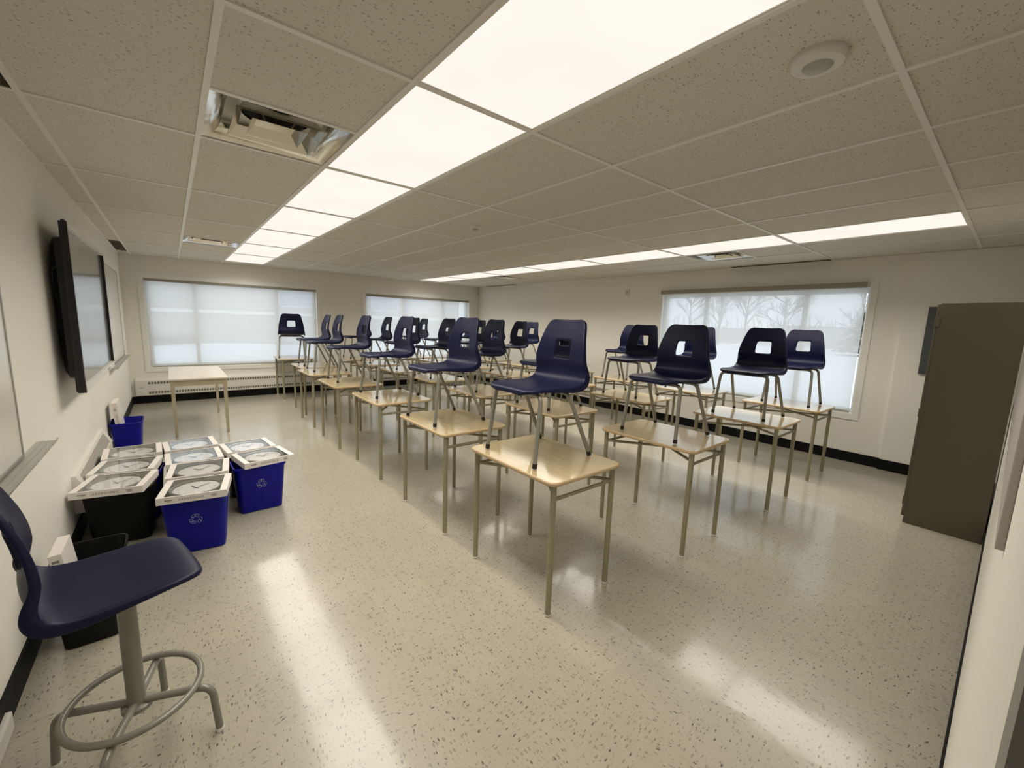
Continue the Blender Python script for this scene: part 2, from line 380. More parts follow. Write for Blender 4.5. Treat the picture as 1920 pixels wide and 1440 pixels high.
# ------------------------------------------------------------------ windows
def window(idx, axis, plane, hole, mull, shade_gap, cass, low):
    a0, a1, z0, z1 = hole
    def bx(b, p0, p1, u0, u1, v0, v1):            # p along the wall normal (outwards +)
        if axis == 'y': b.box(u0, plane + p0, v0, u1, plane + p1, v1)
        else: b.box(plane + p0, u0, v0, plane + p1, u1, v1)
        return b
    c = MB(); cw = .07
    for (u0, u1, v0, v1) in ((a0 - cw, a0, z0 - cw, z1 + cw), (a1, a1 + cw, z0 - cw, z1 + cw), (a0, a1, z1, z1 + cw), (a0, a1, z0 - cw, z0)):
        bx(c, -.014, 0, u0, u1, v0, v1)
    w_ = struct(c.build('window_%d' % idx, M['casing']))
    f = MB(); p0, p1 = .09, .14
    fw0 = .034 if idx == 3 else .06
    for (u0, u1, v0, v1) in ((a0, a0 + fw0, z0, z1), (a1 - .06, a1, z0, z1), (a0 + fw0, a1 - .06, z0, z0 + .055), (a0 + fw0, a1 - .06, z1 - .055, z1)): bx(f, p0, p1, u0, u1, v0, v1)
    for u in mull: bx(f, p0, p1, u - .03, u + .03, z0 + .055, z1 - .055)
    if low: bx(f, p0, p1, a0 + .06, low[0] - .03, low[1] - .025, low[1] + .025)
    f.build('window_frame', M['casing'], w_)
    g = MB(); bx(g, .112, .116, a0 + fw0 - .008, a1 - .05, z0 + .05, z1 - .05); g.build('glass_pane', M['glass'], w_)
    s = MB(); bx(s, .0, .09, a0, a1, z0 - .001, z0 + .006); s.build('window_sill', M['casing'], w_)
    return w_
window(1, 'y', YF, W1, [1.41, 2.70], .02, 0, (1.41, 1.10))
window(2, 'y', YF, W2, [5.40, 6.45], .02, 0, None)
window(3, 'x', XR, W3, [1.49, 2.82], .02, 0, None)
def shade(axis, plane, u0, u1, z0, z1, cz, label, cass_out):
    t = thing('roller_shade', label, 'window shade', group='roller shades on the three windows')
    def bx(b, p0, p1, a0, a1, v0, v1):
        if axis == 'y': b.box(a0, plane + p0, v0, a1, plane + p1, v1)
        else: b.box(plane + p0, a0, v0, plane + p1, a1, v1)
        return b
    s = MB()
    if axis == 'y': s.add([(u0, plane + .018, z0), (u1, plane + .018, z0), (u1, plane + .018, z1), (u0, plane + .018, z1)], [(0, 1, 2, 3)])
    else: s.add([(plane + .018, u0, z0), (plane + .018, u1, z0), (plane + .018, u1, z1), (plane + .018, u0, z1)], [(0, 1, 2, 3)])
    s.build('shade_cloth', M['shade'], t)
    bx(MB(), .010, .026, u0, u1, z0 - .025, z0 + .002).build('hem_bar', M['plastic_grey'], t, bevel=.003)
    bx(MB(), -cass_out, .05, u0 - .012, u1 + .012, z1, cz).build('cassette', M['cassette'], t, bevel=.006)
    for ue in (u0 - .018, u1 + .012): bx(MB(), -cass_out - .002, .05, ue, ue + .006, z1 - .004, cz + .002).build('end_cap', M['plastic_white'], t)
    return t
shade('y', YF, .760, 3.405, .64, 2.075, 2.115, 'off-white roller shade on the far window nearest the wall-mounted screen', .01)
shade('y', YF, 4.475, 7.175, .64, 2.065, 2.115, 'off-white roller shade on the far window beside the room corner', .01)
shade('x', XR, .862, 3.525, .635, 2.135, 2.195, 'off-white roller shade with taupe cassette on the window near the cabinet', .075)

# ------------------------------------------------------------------ ceiling fittings
def ceiling_light(i, j, label):
    x0, y0 = .61 * i, 1.22 * j; t = thing('ceiling_light', label, 'ceiling light', (x0 + .305, y0 + .61, H), 0, 'lit ceiling panels in two long strips')
    a, b = .293, .598
    fr = MB(); th = .008
    for bx in ((-a, -b, a, -b + th), (-a, b - th, a, b), (-a, -b + th, -a + th, b - th), (a - th, -b + th, a, b - th)): fr.box(bx[0], bx[1], .000, bx[2], bx[3], .09)
    fr.box(-a, -b, .09, a, b, .095); fr.build('light_housing', M['grid'], t)
    MB().box(-a + th, -b + th, .002, a - th, b - th, .006).build('diffuser', M['diff'], t)
    ld = bpy.data.lights.new('fixture_fill_light', 'AREA'); ld.shape = 'RECTANGLE'; ld.size = .56; ld.size_y = 1.17; ld.energy = ROOM_FILL; ld.color = (1.0, .93, .82); ld.spread = math.radians(146)  # added lamp; the diffuser's own glow is kept dimmer
    lo = bpy.data.objects.new('fixture_fill_light', ld); COL.objects.link(lo); lo.parent = t; lo.location = (0, 0, .0005)
ORD = ['nearest', 'second', 'third', 'fourth', 'fifth', 'sixth', 'farthest']
for (i, j) in LIGHTS:
    side = 'strip nearest the screen wall' if i == 3 else 'strip nearest the right wall'
    pos = 'nearest the camera' if j == 0 else 'farthest from the camera' if j == 6 else ORD[j] + ' from the camera'
    ceiling_light(i, j, 'lit ceiling panel, %s, %s' % (pos, side))
def frustum(b, hx0, z0, hx1, z1, th=.0015):
    r = lambda h, z: [(-h, -h, z), (h, -h, z), (h, h, z), (-h, h, z)]
    return b.rings([r(hx0, z0), r(hx1, z1), r(hx1 - th, z1 + th), r(hx0 - th, z0 + th)], closed=True)
vl = ['square aluminium ceiling vent beside the nearest panels of the lamp strip by the screen wall', 'square aluminium ceiling vent at the far end of the lamp strip by the screen wall',
      'square ceiling vent between the right lamp strip and the shaded window on the right', 'square ceiling vent in the far corner beyond the right lamp strip']
for k, (a, b) in enumerate(VENTS):
    t = thing('ceiling_vent', vl[k], 'vent', (a + .305, b + .305, H), 0, 'square ceiling vents')
    q = .292
    p = MB(); sq = lambda h, z: [(-h, -h, z), (h, -h, z), (h, h, z), (-h, h, z)]
    p.rings([sq(q, .0), sq(q - .02, .004), sq(q - .05, .020), sq(q - .072, .045), sq(q - .080, .070), sq(q - .082, .087)], cap0=False, cap1=False)
    p.rings([sq(q, .0), sq(q, .087), sq(q - .082, .087)], cap0=False, cap1=False)
    p.build('vent_pan', M['vent'], t, smooth=True, ang=60)
    MB().box(-q, -q, .087, q, q, .089).build('plenum_plate', M['ductmetal'], t)
    MB().lathe([(.150, .0865), (.150, .079), (.146, .079), (.146, .0863)], n=40, cap0=False, cap1=True).build('duct_collar', M['dark'], t)  # black disc closes the collar, painted as the dark duct mouth
    r1 = MB(); frustum(r1, .190, .002, .150, .050); frustum(r1, .192, .0015, .190, .010); r1.build('louvre_ring', M['vent'], t)
    r2 = MB(); frustum(r2, .120, .002, .085, .045); r2.box(-.085, -.085, .045, .085, .085, .047); r2.build('louvre_core', M['vent'], t)
    st = MB()
    for sx in (-1, 1):
        for sy in (-1, 1): st.tube([(sx * .09, sy * .05, .045), (sx * .03, sy * .16, .078)], .002, 6)
    st.build('vent_strut', M['alu'], t)
sl = ['grey return grille in the ceiling edge close above the near whiteboard', 'grey return grille in the ceiling corner beyond the wall-mounted screen',
      'long dark ceiling return slot above the shaded window on the right', 'dark ceiling return slot in the far corner of the window wall']
for k, (x0, x1, y0, y1) in enumerate(SLOTS):
    t = thing('return_grille', sl[k], 'grille', ((x0 + x1) / 2, (y0 + y1) / 2, H), 0, 'return grilles at the ceiling edges')
    hx, hy = (x1 - x0) / 2 - .013, (y1 - y0) / 2 - .013
    MB().box(-hx, -hy, .012, hx, hy, .014).build('dark_backing', M['dark'], t)  # black sheet in place of the shaded hollow behind the lattice
    g = MB(); nx, ny = max(2, int(hx * 2 / .022)), int(hy * 2 / .022)
    for i in range(nx + 1): g.box(-hx + 2 * hx * i / nx - .0012, -hy, 0, -hx + 2 * hx * i / nx + .0012, hy, .011)
    for i in range(ny + 1): g.box(-hx, -hy + 2 * hy * i / ny - .0012, .0005, hx, -hy + 2 * hy * i / ny + .0012, .0105)
    g.build('grille_lattice', M['grille'], t)
t = thing('occupancy_sensor', 'round white ceiling sensor on the tile beside the lamp strip, large and near', 'sensor', (2.765, .165, H + .003))
MB().lathe([(.076, 0), (.079, -.012), (.079, -.020), (.072, -.030), (.050, -.034), (.045, -.032)], n=48).build('sensor_body', M['plastic_white'], t, smooth=True)
MB().lathe([(.044, -.0315), (.040, -.036), (.022, -.040), (.002, -.041)], n=40).build('sensor_lens', M['plastic_grey'], t, smooth=True)
t = thing('smoke_detector', 'small white smoke detector on the ceiling between the two lamp strips', 'smoke detector', (3.37, 3.07, H + .003))
MB().lathe([(.055, 0), (.055, -.012), (.045, -.024), (.038, -.026)], n=32).build('detector_base', M['plastic_white'], t, smooth=True)
MB().lathe([(.026, -.026), (.024, -.038), (.012, -.042)], n=24).build('detector_chamber', M['plastic_grey'], t, smooth=True)
t = thing('motion_sensor', 'small round white sensor high in the far right corner', 'sensor', (7.44, YF, 2.33))
MB().rings([[(a * math.cos(2 * PI * k / 20), -y_, a * 1.5 * math.sin(2 * PI * k / 20)) for k in range(20)] for a, y_ in ((.034, 0), (.034, .02), (.026, .045), (.01, .055))]).build('sensor_body', M['plastic_white'], t, smooth=True)
MB().box(-.012, -.058, -.03, .012, -.05, -.005).build('sensor_lens', M['plastic_grey'], t)
t = thing('thermostat', 'small white wall sensor high on the right wall before the shaded window', 'thermostat', (XR, 4.25, 2.19))
MB().box(-.022, -.04, -.06, 0, .04, .06).build('cover', M['plastic_white'], t, bevel=.004)
MB().box(-.025, -.012, -.02, -.022, .012, .03).build('vent_slots', M['plastic_grey'], t)
for (x, z, lb) in ((4.44, .33, 'white electrical outlet on the far wall between the two windows'),):
    t = thing('wall_outlet', lb, 'outlet', (x, YF, z))
    MB().box(-.036, -.006, -.058, .036, 0, .058).build('cover_plate', M['plastic_white'], t, bevel=.002)
    s = MB()
    for dz in (-.025, .025): s.box(-.008, -.0066, dz - .008, -.004, -.0055, dz + .008).box(.004, -.0066, dz - .008, .008, -.0055, dz + .008)
    s.build('socket_slots', M['ink'], t)

# ------------------------------------------------------------------ heaters
def heater(axis, length, loc, rz, label, top=.44, bot=.145, dep=.07, name='baseboard_heater', grill=True):
    """local: runs along +x, wall at y=0, body towards -y"""
    t = thing(name, label, 'heater', loc, rz, 'white baseboard heaters')
    prof = [(0, bot), (-dep, bot), (-dep, top - .045), (-.015, top), (0, top)]
    b = MB(); b.rings([[(x, y, z) for (y, z) in prof] for x in (0, length)]); b.build('heater_body', M['heater'], t, bevel=.002)
    for xe in (0, length): MB().box(xe - .004, -dep - .003, bot - .004, xe + .004, 0, top - .04).build('end_cap', M['heater'], t)
    n = int((length - .3) / .040)
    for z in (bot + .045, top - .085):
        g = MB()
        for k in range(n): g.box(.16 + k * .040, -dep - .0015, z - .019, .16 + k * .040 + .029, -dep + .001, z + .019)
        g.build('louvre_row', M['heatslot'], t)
    MB().box(.04, -dep - .001, bot + .13, .10, -dep + .001, bot + .142).build('maker_plate', M['plastic_grey'], t)
    return t
heater('y', 2.98, (.52, YF, 0), 0, 'white baseboard heater under the far window beside the pale table')
heater('y', 2.75, (4.55, YF, 0), 0, 'white baseboard heater under the far window by the room corner')
heater('x', 3.4, (XR, 7.3, 0), -PI / 2, 'white baseboard heater on the right wall behind the desk rows')
t = thing('wall_heater', 'white wall heater with sloping grille behind the boxed clocks', 'heater', (XL, 3.52, 0), PI / 2)
# local: +x runs along the wall away from the camera, body towards -y
prof = [(0, .20), (-.075, .20), (-.075, .34), (-.02, .455), (0, .455)]
MB().rings([[(x, y, z) for (y, z) in prof] for x in (0, 1.5)]).build('heater_body', M['heater'], t, bevel=.002)
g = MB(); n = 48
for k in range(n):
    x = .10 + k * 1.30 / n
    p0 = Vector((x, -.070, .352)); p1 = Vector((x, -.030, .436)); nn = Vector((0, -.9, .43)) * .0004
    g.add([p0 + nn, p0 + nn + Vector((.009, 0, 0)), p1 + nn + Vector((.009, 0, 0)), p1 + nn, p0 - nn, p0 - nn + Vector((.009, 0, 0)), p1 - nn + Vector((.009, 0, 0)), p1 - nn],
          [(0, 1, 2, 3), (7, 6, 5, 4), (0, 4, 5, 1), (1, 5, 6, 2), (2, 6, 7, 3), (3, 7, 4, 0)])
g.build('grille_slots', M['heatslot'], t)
MB().rings([[(x, y * 1.03, .33 + (z - .33) * 1.03) for (y, z) in prof] for x in (-.006, .002)]).build('end_cap', M['grid'], t)
MB().box(XL, .9, .0, XL + .028, 1.83, .075).build('floor_raceway', M['plastic_white'], bevel=.008)
tag(bpy.data.objects['floor_raceway'], 'white cable raceway low on the wall behind the navy stool', 'raceway')

# ------------------------------------------------------------------ boards on the walls
def board(name, label, y0, y1, z0, z1, tray0, tray1):
    t = thing(name, label, 'whiteboard', (XL, y0, z0))
    L = y1 - y0; h = z1 - z0; th = .016
    MB().box(.002, .012, .012, th - .004, L - .012, h - .012).build('writing_surface', M['board'], t)
    f = MB().box(0, 0, 0, th, .014, h).box(0, L - .014, 0, th, L, h).box(0, .014, 0, th, L - .014, .014).box(0, .014, h - .014, th, L - .014, h)
    f.build('board_frame', M['alu'], t)
    p = MB(); a, b = tray0 - y0, tray1 - y0
    p.rings([[(0, y, -.012), (.075, y, -.012), (.082, y, .006), (.076, y, .006), (.068, y, -.004), (.05, y, -.004), (.048, y, .000), (.044, y, -.004), (.028, y, -.004), (.026, y, 0), (.022, y, -.004), (0, y, -.004)] for y in (a, b)])
    p.build('pen_tray', M['alu'], t)
    MB().box(0, a - .004, -.018, .084, a, .010).build('tray_end_cap', M['alu'], t) if False else None
    return t
board('whiteboard', 'whiteboard at the near end of the left wall, beside the navy stool', -.1, 2.49, .885, 2.10, -.1, 2.80)
board('whiteboard', 'whiteboard on the wall beyond the black wall-mounted screen', 6.12, 8.20, .905, 2.135, 6.22, 8.27)
MB().box(1.97, YN, 1.27, 5.2, YN + .010, 2.2).build('tack_board', M['tack'], bevel=.002)
tag(bpy.data.objects['tack_board'], 'grey tack board on the near wall beside the brown cabinet', 'board')

# ------------------------------------------------------------------ screen
t = thing('wall_display', 'large black-framed interactive screen mounted on the left wall', 'television', (XL, 3.45, 1.03))
Wd, Hd = 1.84, 1.08; X0, X1 = .090, .128
MB().box(X0, 0, 0, X1 - .022, Wd, Hd).build('display_chassis', M['tvblack'], t, bevel=.004)
MB().box(X1 - .023, .02, .04, X1 - .0195, Wd - .02, Hd - .025).build('screen_glass', M['screen'], t)
for (y0_, y1_) in ((0, .026), (Wd - .026, Wd)): MB().box(X1 - .022, y0_, 0, X1, y1_, Hd).build('side_bezel', M['tvblack'], t)
MB().box(X1 - .022, .026, Hd - .028, X1 + .001, Wd - .026, Hd).build('top_bezel', M['silver'], t)
MB().box(X1 - .022, .026, .000, X1 + .001, Wd - .026, .045).build('bottom_bezel', M['silver'], t)
MB().box(X1 - .001, 1.26, .010, X1 + .004, 1.44, .032).build('control_panel', M['plastic_grey'], t)
b = MB().rings([rrect(.46, .80, .05, z=0), rrect(.46, .80, .05, z=.045), rrect(.42, .76, .05, z=.07)])
b.v = [(X0 - z, Wd / 2 + y, Hd / 2 + x) for (x, y, z) in b.v]; b.build('rear_housing', M['tvblack'], t, smooth=True)
b = MB().box(0, .45, .30, .03, Wd - .45, .80).box(.02, .60, .25, .05, .66, .9).box(.02, Wd - .66, .25, .05, Wd - .60, .9); b.build('wall_mount', M['cap'], t)
b = MB()
for k in range(9): b.box(X0 - .035, .118, .12 + k * .030, X0 - .012, .1205, .126 + k * .030)
b.build('vent_slots', M['plate'], t)
b = MB().tube(fillet([(.06, .10, .80), (.03, .10, .80), (.02, .12, .70), (.03, .16, .60)], .05), .005, 8); b.build('cable', M['cap'], t, smooth=True)
MB().box(.10, .02, Hd, .118, .05, Hd + .01).build('top_bracket', M['cap'], t)
MB().box(.082, .0, .01, X0 + .002, .13, .15).build('side_connector', M['tvblack'], t, bevel=.004)

# ------------------------------------------------------------------ cabinet
t = thing('storage_cabinet', 'tall brown metal storage cabinet against the near wall on the right', 'cabinet', (5.79, YN + .012, 0))
Wc, Dc, Hc = .915, .455, 1.845
b = MB().box(0, 0, 0, Wc, Dc, Hc); b.build('cabinet_body', M['cab'], t, bevel=.003)
for k in range(2):
    x0 = .004 + k * (Wc / 2); dd = MB().box(x0, Dc, .06, x0 + Wc / 2 - .008, Dc + .018, Hc - .01).build('door', M['cab'], t, bevel=.003)
    xh = Wc / 2 - .05 if k == 0 else Wc / 2 + .03
    MB().box(xh, Dc + .018, .92, xh + .018, Dc + .045, 1.06).build('handle', M['silver'], dd, bevel=.003)
    for z in (.16, .92, 1.66):
        xx = -.006 if k == 0 else Wc
        MB().box(xx, Dc - .012, z, xx + .006, Dc + .022, z + .075).build('hinge', M['cab'], dd, bevel=.002)
t = thing('wall_panel', 'dark grey steel panel box on the right wall behind the brown cabinet', 'panel box', (7.47, -.20, 1.17))
MB().box(-.035, 0, 0, 0, .50, .73).build('panel_box', M['panelgrey'], t, bevel=.002)
MB().box(-.040, .02, .02, -.035, .48, .71).build('panel_door', M['panelgrey'], t, bevel=.001)

# ------------------------------------------------------------------ teacher table
t = thing('teacher_table', 'bare rectangular beige table by the far window, clear of the desk rows', 'table', (1.283, 6.93, 0))
hx, hy = .305, .755
MB().box(-hx, -hy, .727, hx, hy, .747).build('tabletop', M['tabletop'], t, bevel=.003)
a = MB().box(-hx + .02, -hy + .02, .655, hx - .02, -hy + .04, .727).box(-hx + .02, hy - .04, .655, hx - .02, hy - .02, .727).box(-hx + .02, -hy + .04, .655, -hx + .04, hy - .04, .727).box(hx - .04, -hy + .04, .655, hx - .02, hy - .04, .727)
a.build('apron', M['tableleg'], t)
for sx in (-1, 1):
    for sy in (-1, 1):
        x, y = sx * (hx - .035), sy * (hy - .035)
        l = MB().rings([[(x - w_, y - w_, z), (x + w_, y - w_, z), (x + w_, y + w_, z), (x - w_, y + w_, z)] for w_, z in ((.015, .012), (.022, .727))]); lo = l.build('leg', M['tableleg'], t)
        MB().cyl(x, y, 0, .012, .014, 12).build('foot_glide', M['plastic_grey'], lo)

# ------------------------------------------------------------------ chair shell
PROF = [(.263, .414, .112, -.006, .012), (.261, .423, .150, -.005, .014), (.250, .431, .178, -.004, .015), (.222, .436, .200, -.003, .016), (.18, .437, .211, -.001, .017), (.13, .434, .217, .002, .019), (.05, .427, .221, .006, .023), (-.03, .422, .224, .010, .029),
        (-.09, .422, .226, .015, .036), (-.135, .430, .227, .021, .044), (-.168, .450, .226, .026, .048), (-.186, .482, .222, .030, .046), (-.187, .520, .216, .033, .038), (-.181, .550, .213, .035, .031), (-.177, .572, .212, .035, .028),
        (-.176, .583, .210, .035, .027), (-.177, .622, .205, .033, .025), (-.183, .664, .196, .031, .023), (-.191, .702, .186, .029, .021), (-.194, .713, .183, .028, .020), (-.203, .745, .175, .026, .019), (-.212, .778, .166, .023, .018), (-.219, .803, .156, .020, .016), (-.223, .818, .141, .017, .014), (-.225, .826, .112, .013, .012)]
TT = [-1, -.95, -.80, -.58, -.40, -.35, -.18, 0, .18, .35, .40, .58, .80, .95, 1]
def shell_mesh(name):
    n = len(PROF); nor = []
    for i in range(n):
        a = PROF[max(i - 1, 0)]; b = PROF[min(i + 1, n - 1)]; d = Vector((b[0] - a[0], 0, b[1] - a[1])).normalized(); nor.append(Vector((d.z, 0, -d.x)) if i else Vector((.35, 0, .94)))
    for q, nv in enumerate(((.38, .925), (.30, .954), (.20, .98), (.10, .995), (.04, 1))): nor[q] = Vector((nv[0], 0, nv[1])).normalized()
    def pt(i, tt):
        x, z, hw, lift, fl = PROF[i]; return Vector((x, hw * tt, z)) + nor[i] * (lift * abs(tt) ** 2.2)
    rows = []
    for i in range(n):
        r = [pt(i, tt) for tt in TT]
        fl = PROF[i][4]; e0 = r[0] - nor[i] * fl + Vector((0, -.003, 0)); e1 = r[-1] - nor[i] * fl + Vector((0, .003, 0))
        rows.append([e0] + r + [e1])
    def edge_row(row, nrm, out):
        q = [p - nrm * .013 + out for p in row]; q[0] = row[0] + out * .5; q[-1] = row[-1] + out * .5; return q
    rows = [edge_row(rows[0], nor[0], Vector((.003, 0, -.002)))] + rows + [edge_row(rows[-1], nor[-1], Vector((0, 0, .001)))]
    H0 = [q[1] for q in PROF].index(.583) + 1
    nc = len(rows[0]); V = [p for r in rows for p in r]; F = []
    for i in range(len(rows) - 1):
        for k in range(nc - 1):
            # opening in the backrest : profile rows 14..17 (index+1), columns between t=-.35 and .35
            if H0 <= i <= H0 + 2 and 6 <= k <= 9: continue
            F.append((i * nc + k, i * nc + k + 1, (i + 1) * nc + k + 1, (i + 1) * nc + k))
    # rim turned back around the opening
    loop = [(H0, k) for k in range(6, 11)] + [(i, 10) for i in range(H0 + 1, H0 + 4)] + [(H0 + 3, k) for k in range(9, 5, -1)] + [(i, 6) for i in range(H0 + 2, H0, -1)]
    base_i = len(V)
    for (i, k) in loop: V.append(V[i * nc + k] - nor[min(i - 1, n - 1)] * .014)
    for q in range(len(loop)):
        a = loop[q][0] * nc + loop[q][1]; b = loop[(q + 1) % len(loop)]; b = b[0] * nc + b[1]
        F.append((a, b, base_i + (q + 1) % len(loop), base_i + q))
    me = bpy.data.meshes.new(name); me.from_pydata(V, [], F); me.update()
    bm = bmesh.new(); bm.from_mesh(me); bmesh.ops.recalc_face_normals(bm, faces=bm.faces); bm.to_mesh(me); bm.free()
    o = bpy.data.objects.new(name, me); COL.objects.link(o)
    s = o.modifiers.new('s', 'SOLIDIFY'); s.thickness = .0065; s.offset = 0
    u = o.modifiers.new('u', 'SUBSURF'); u.levels = 2; u.render_levels = 2
    dg = bpy.context.evaluated_depsgraph_get(); me2 = bpy.data.meshes.new_from_object(o.evaluated_get(dg))
    me2.name = name; bpy.data.objects.remove(o)
    bm = bmesh.new(); bm.from_mesh(me2); bmesh.ops.recalc_face_normals(bm, faces=bm.faces)
    for f in bm.faces: f.smooth = True
    bm.to_mesh(me2); bm.free(); me2.materials.clear(); me2.materials.append(M['navy']); return me2
SHELL = shell_mesh('seat_shell')
def make_chair():
    t = thing('school_chair', 'x', 'chair')
    o = bpy.data.objects.new('seat_shell', SHELL); COL.objects.link(o); o.parent = t
    MB().box(-.07, -.085, .402, .20, .085, .414).build('mounting_plate', M['plate'], t, bevel=.003)
    for (x0, x1) in ((.180, .226), (-.035, -.228)):
        for sy in (-1, 1):
            path = fillet([(x0, 0, .400), (x0, sy * .205, .400), (x1, sy * .226, .006)], .045, 7)
            l = MB().tube(path, .0128, 14).build('leg', M['tube'], t, smooth=True)
            d = (Vector(path[-1]) - Vector(path[-2])).normalized(); e = Vector(path[-1])
            MB().tube([e - d * .022, e + Vector((0, 0, -.006))], .0142, 14).build('foot_cap', M['cap'], l, smooth=True)
    return t
def make_desk():
    t = thing('student_desk', 'x', 'desk')
    zt = .775; th = .022; hx, hy, r = .292, .390, .055
    e = .004
    MB().rings([rrect(hx - e, hy - e, r, 6, zt - th + .001), rrect(hx - e, hy - e, r, 6, zt - .0008), rrect(hx - e - .002, hy - e - .002, r, 6, zt)]).build('desktop', M['wood'], t)
    MB().rings([rrect(hx - e, hy - e, r, 6, zt - .0002), rrect(hx - .0015, hy - .0015, r, 6, zt - .002), rrect(hx, hy, r, 6, zt - .008), rrect(hx, hy, r, 6, zt - .016), rrect(hx - .003, hy - .003, r, 6, zt - th), rrect(hx - e, hy - e, r, 6, zt - th)], closed=True).build('edge_band', M['edge'], t, smooth=True, ang=60)
    lx, ly = .245, .350; LR = .0165
    for sx in (-1, 1):
        for sy in (-1, 1):
            l = MB().cyl(sx * lx, sy * ly, .012, zt - th, LR, 16).build('leg', M['olive'], t, smooth=True)
            MB().lathe([(.013, 0), (.0178, .003), (.0178, .010), (LR, .014)], sx * lx, sy * ly, 16).build('foot_glide', M['glide'], l, smooth=True)
    z = .668
    for sy in (-1, 1):
        MB().tube([(-lx + .01, sy * ly, z), (lx - .05, sy * ly, z)] + fillet([(lx - .05, sy * ly, z), (lx - .01, sy * ly, z), (lx - .006, sy * ly, z - .04)], .03), .0105, 10).build('side_rail', M['olive'], t, smooth=True)
    for s in (-1, 1):
        p0 = Vector((-lx, -s * ly, z + .012 * s + .016)); p1 = Vector((lx, s * ly, z + .012 * s + .016)); d = (p1 - p0).normalized() * .012
        MB().tube([p0 + d, p1 - d], .010, 10).build('cross_brace', M['olive'], t, smooth=True)
    MB().box(-lx, -.012, zt - th - .014, lx, .012, zt - th).build('top_support', M['olive'], t)
    return t
ROWN = ['row nearest the screen wall', 'second row from the screen wall', 'third row from the screen wall', 'row nearest the right wall']
POSN = ['nearest the camera', 'second from the camera', 'third from the camera', 'fourth from the camera', 'fifth from the camera', 'sixth from the camera', 'farthest from the camera']
DESKS = [
 [(2.782, 1.404), (2.780, 2.496), (2.795, 3.75), (2.760, 4.94), (2.775, 6.13), (2.87, 7.02), (2.86, 8.56)],
 [(3.945, 1.27), (3.918, 2.496), (3.88, 3.63), (3.955, 4.84), (3.95, 5.98), (3.93, 7.05), (3.92, 8.02)],
 [(5.27, 1.20), (5.23, 2.476), (5.25, 3.62), (5.24, 4.78), (5.25, 5.93), (5.23, 7.08), (5.25, 8.15)],
 [(6.46, 1.22), (6.46, 2.38), (6.51, 3.50), (6.50, 4.68), (6.48, 5.85), (6.50, 6.98), (6.49, 8.10)]]
CHAIRS = [
 [(2.786, 1.453), (2.762, 2.554), (2.815, 3.83), (2.81, 5.04), (2.835, 6.21), (2.89, 7.03), (2.85, 8.59)],
 [(3.955, 1.274), (3.93, 2.53), (3.90, 3.67), (3.96, 4.87), (3.98, 6.01), (3.96, 7.06), (3.94, 8.03)],
 [(5.29, 1.19), (5.25, 2.49), (5.27, 3.65), (5.26, 4.80), (5.26, 5.95), (5.24, 7.10), (5.27, 8.16)],
 [(6.48, 1.19), (6.47, 2.39), (6.52, 3.52), (6.52, 4.70), (6.49, 5.88), (6.52, 7.0), (6.50, 8.11)]]
chair0 = make_chair(); desk0 = make_desk()
first = True
for r in range(4):
    for k in range(7):
        d = desk0 if first else copy_tree(desk0); c = chair0 if first else copy_tree(chair0)
        d.location = (*DESKS[r][k], 0); d.rotation_euler = (0, 0, 0 if (r, k) == (0, 0) else random.uniform(-.02, .02))
        c.location = (*CHAIRS[r][k], .7815); c.rotation_euler = (0, 0, PI + random.uniform(-.03, .03))
        tag(d, 'wood-topped desk, %s, %s' % (POSN[k], ROWN[r]), 'desk', 'wood-topped student desks in rows')
        tag(c, 'navy chair on the desk %s, %s' % (POSN[k], ROWN[r]), 'chair', 'navy chairs set on top of the desks')
        if (r, k) == (0, 6):
            c.rotation_euler = (0, 0, math.radians(80))
            tag(c, 'navy chair on the farthest desk by the left far window, turned towards the glass', 'chair')
        first = False

# ------------------------------------------------------------------ stool
t = thing('drafting_stool', 'tall navy shell stool with grey pole and round foot ring, in the left foreground', 'stool', (.862, 1.447, 0))
fa = math.radians(12)
sh = bpy.data.objects.new('seat_shell', SHELL); COL.objects.link(sh); sh.parent = t
sh.rotation_euler = (0, 0, fa); sh.scale = (.95, .95, .95); sh.location = (-.057, .043, .662 - .43 * .95)
pl = MB().box(-.09, -.07, .634, .09, .11, .646).box(-.05, -.05, .615, .05, .05, .634).build('mounting_plate', M['plate'], t, bevel=.003); pl.rotation_euler = (0, 0, fa)
MB().cyl(0, 0, .175, .632, .0265, 28).build('pole', M['tube'], t, smooth=True)
MB().lathe([(.036, .168), (.044, .172), (.044, .186), (.036, .190), (.0267, .191)], n=28).build('hub', M['tube'], t, smooth=True)
for ang in (158, -22, 75, -107):
    a = math.radians(ang); c, s = math.cos(a), math.sin(a); R_ = .245
    path = fillet([(.02 * c, .02 * s, .194), ((R_ - .015) * c, (R_ - .015) * s, .196), (R_ * c, R_ * s, .012)], .045, 8)
    l = MB().tube(path, .0125, 14).build('leg', M['tube'], t, smooth=True)
    MB().lathe([(.011, 0), (.0145, .002), (.0145, .012), (.0125, .016)], R_ * c, R_ * s, 16).build('foot_glide', M['glide'], l, smooth=True)
MB().tube([(.186 * math.cos(2 * PI * k / 72), .186 * math.sin(2 * PI * k / 72), .2195) for k in range(72)], .0115, 14, closed=True).build('foot_ring', M['tube'], t, smooth=True)

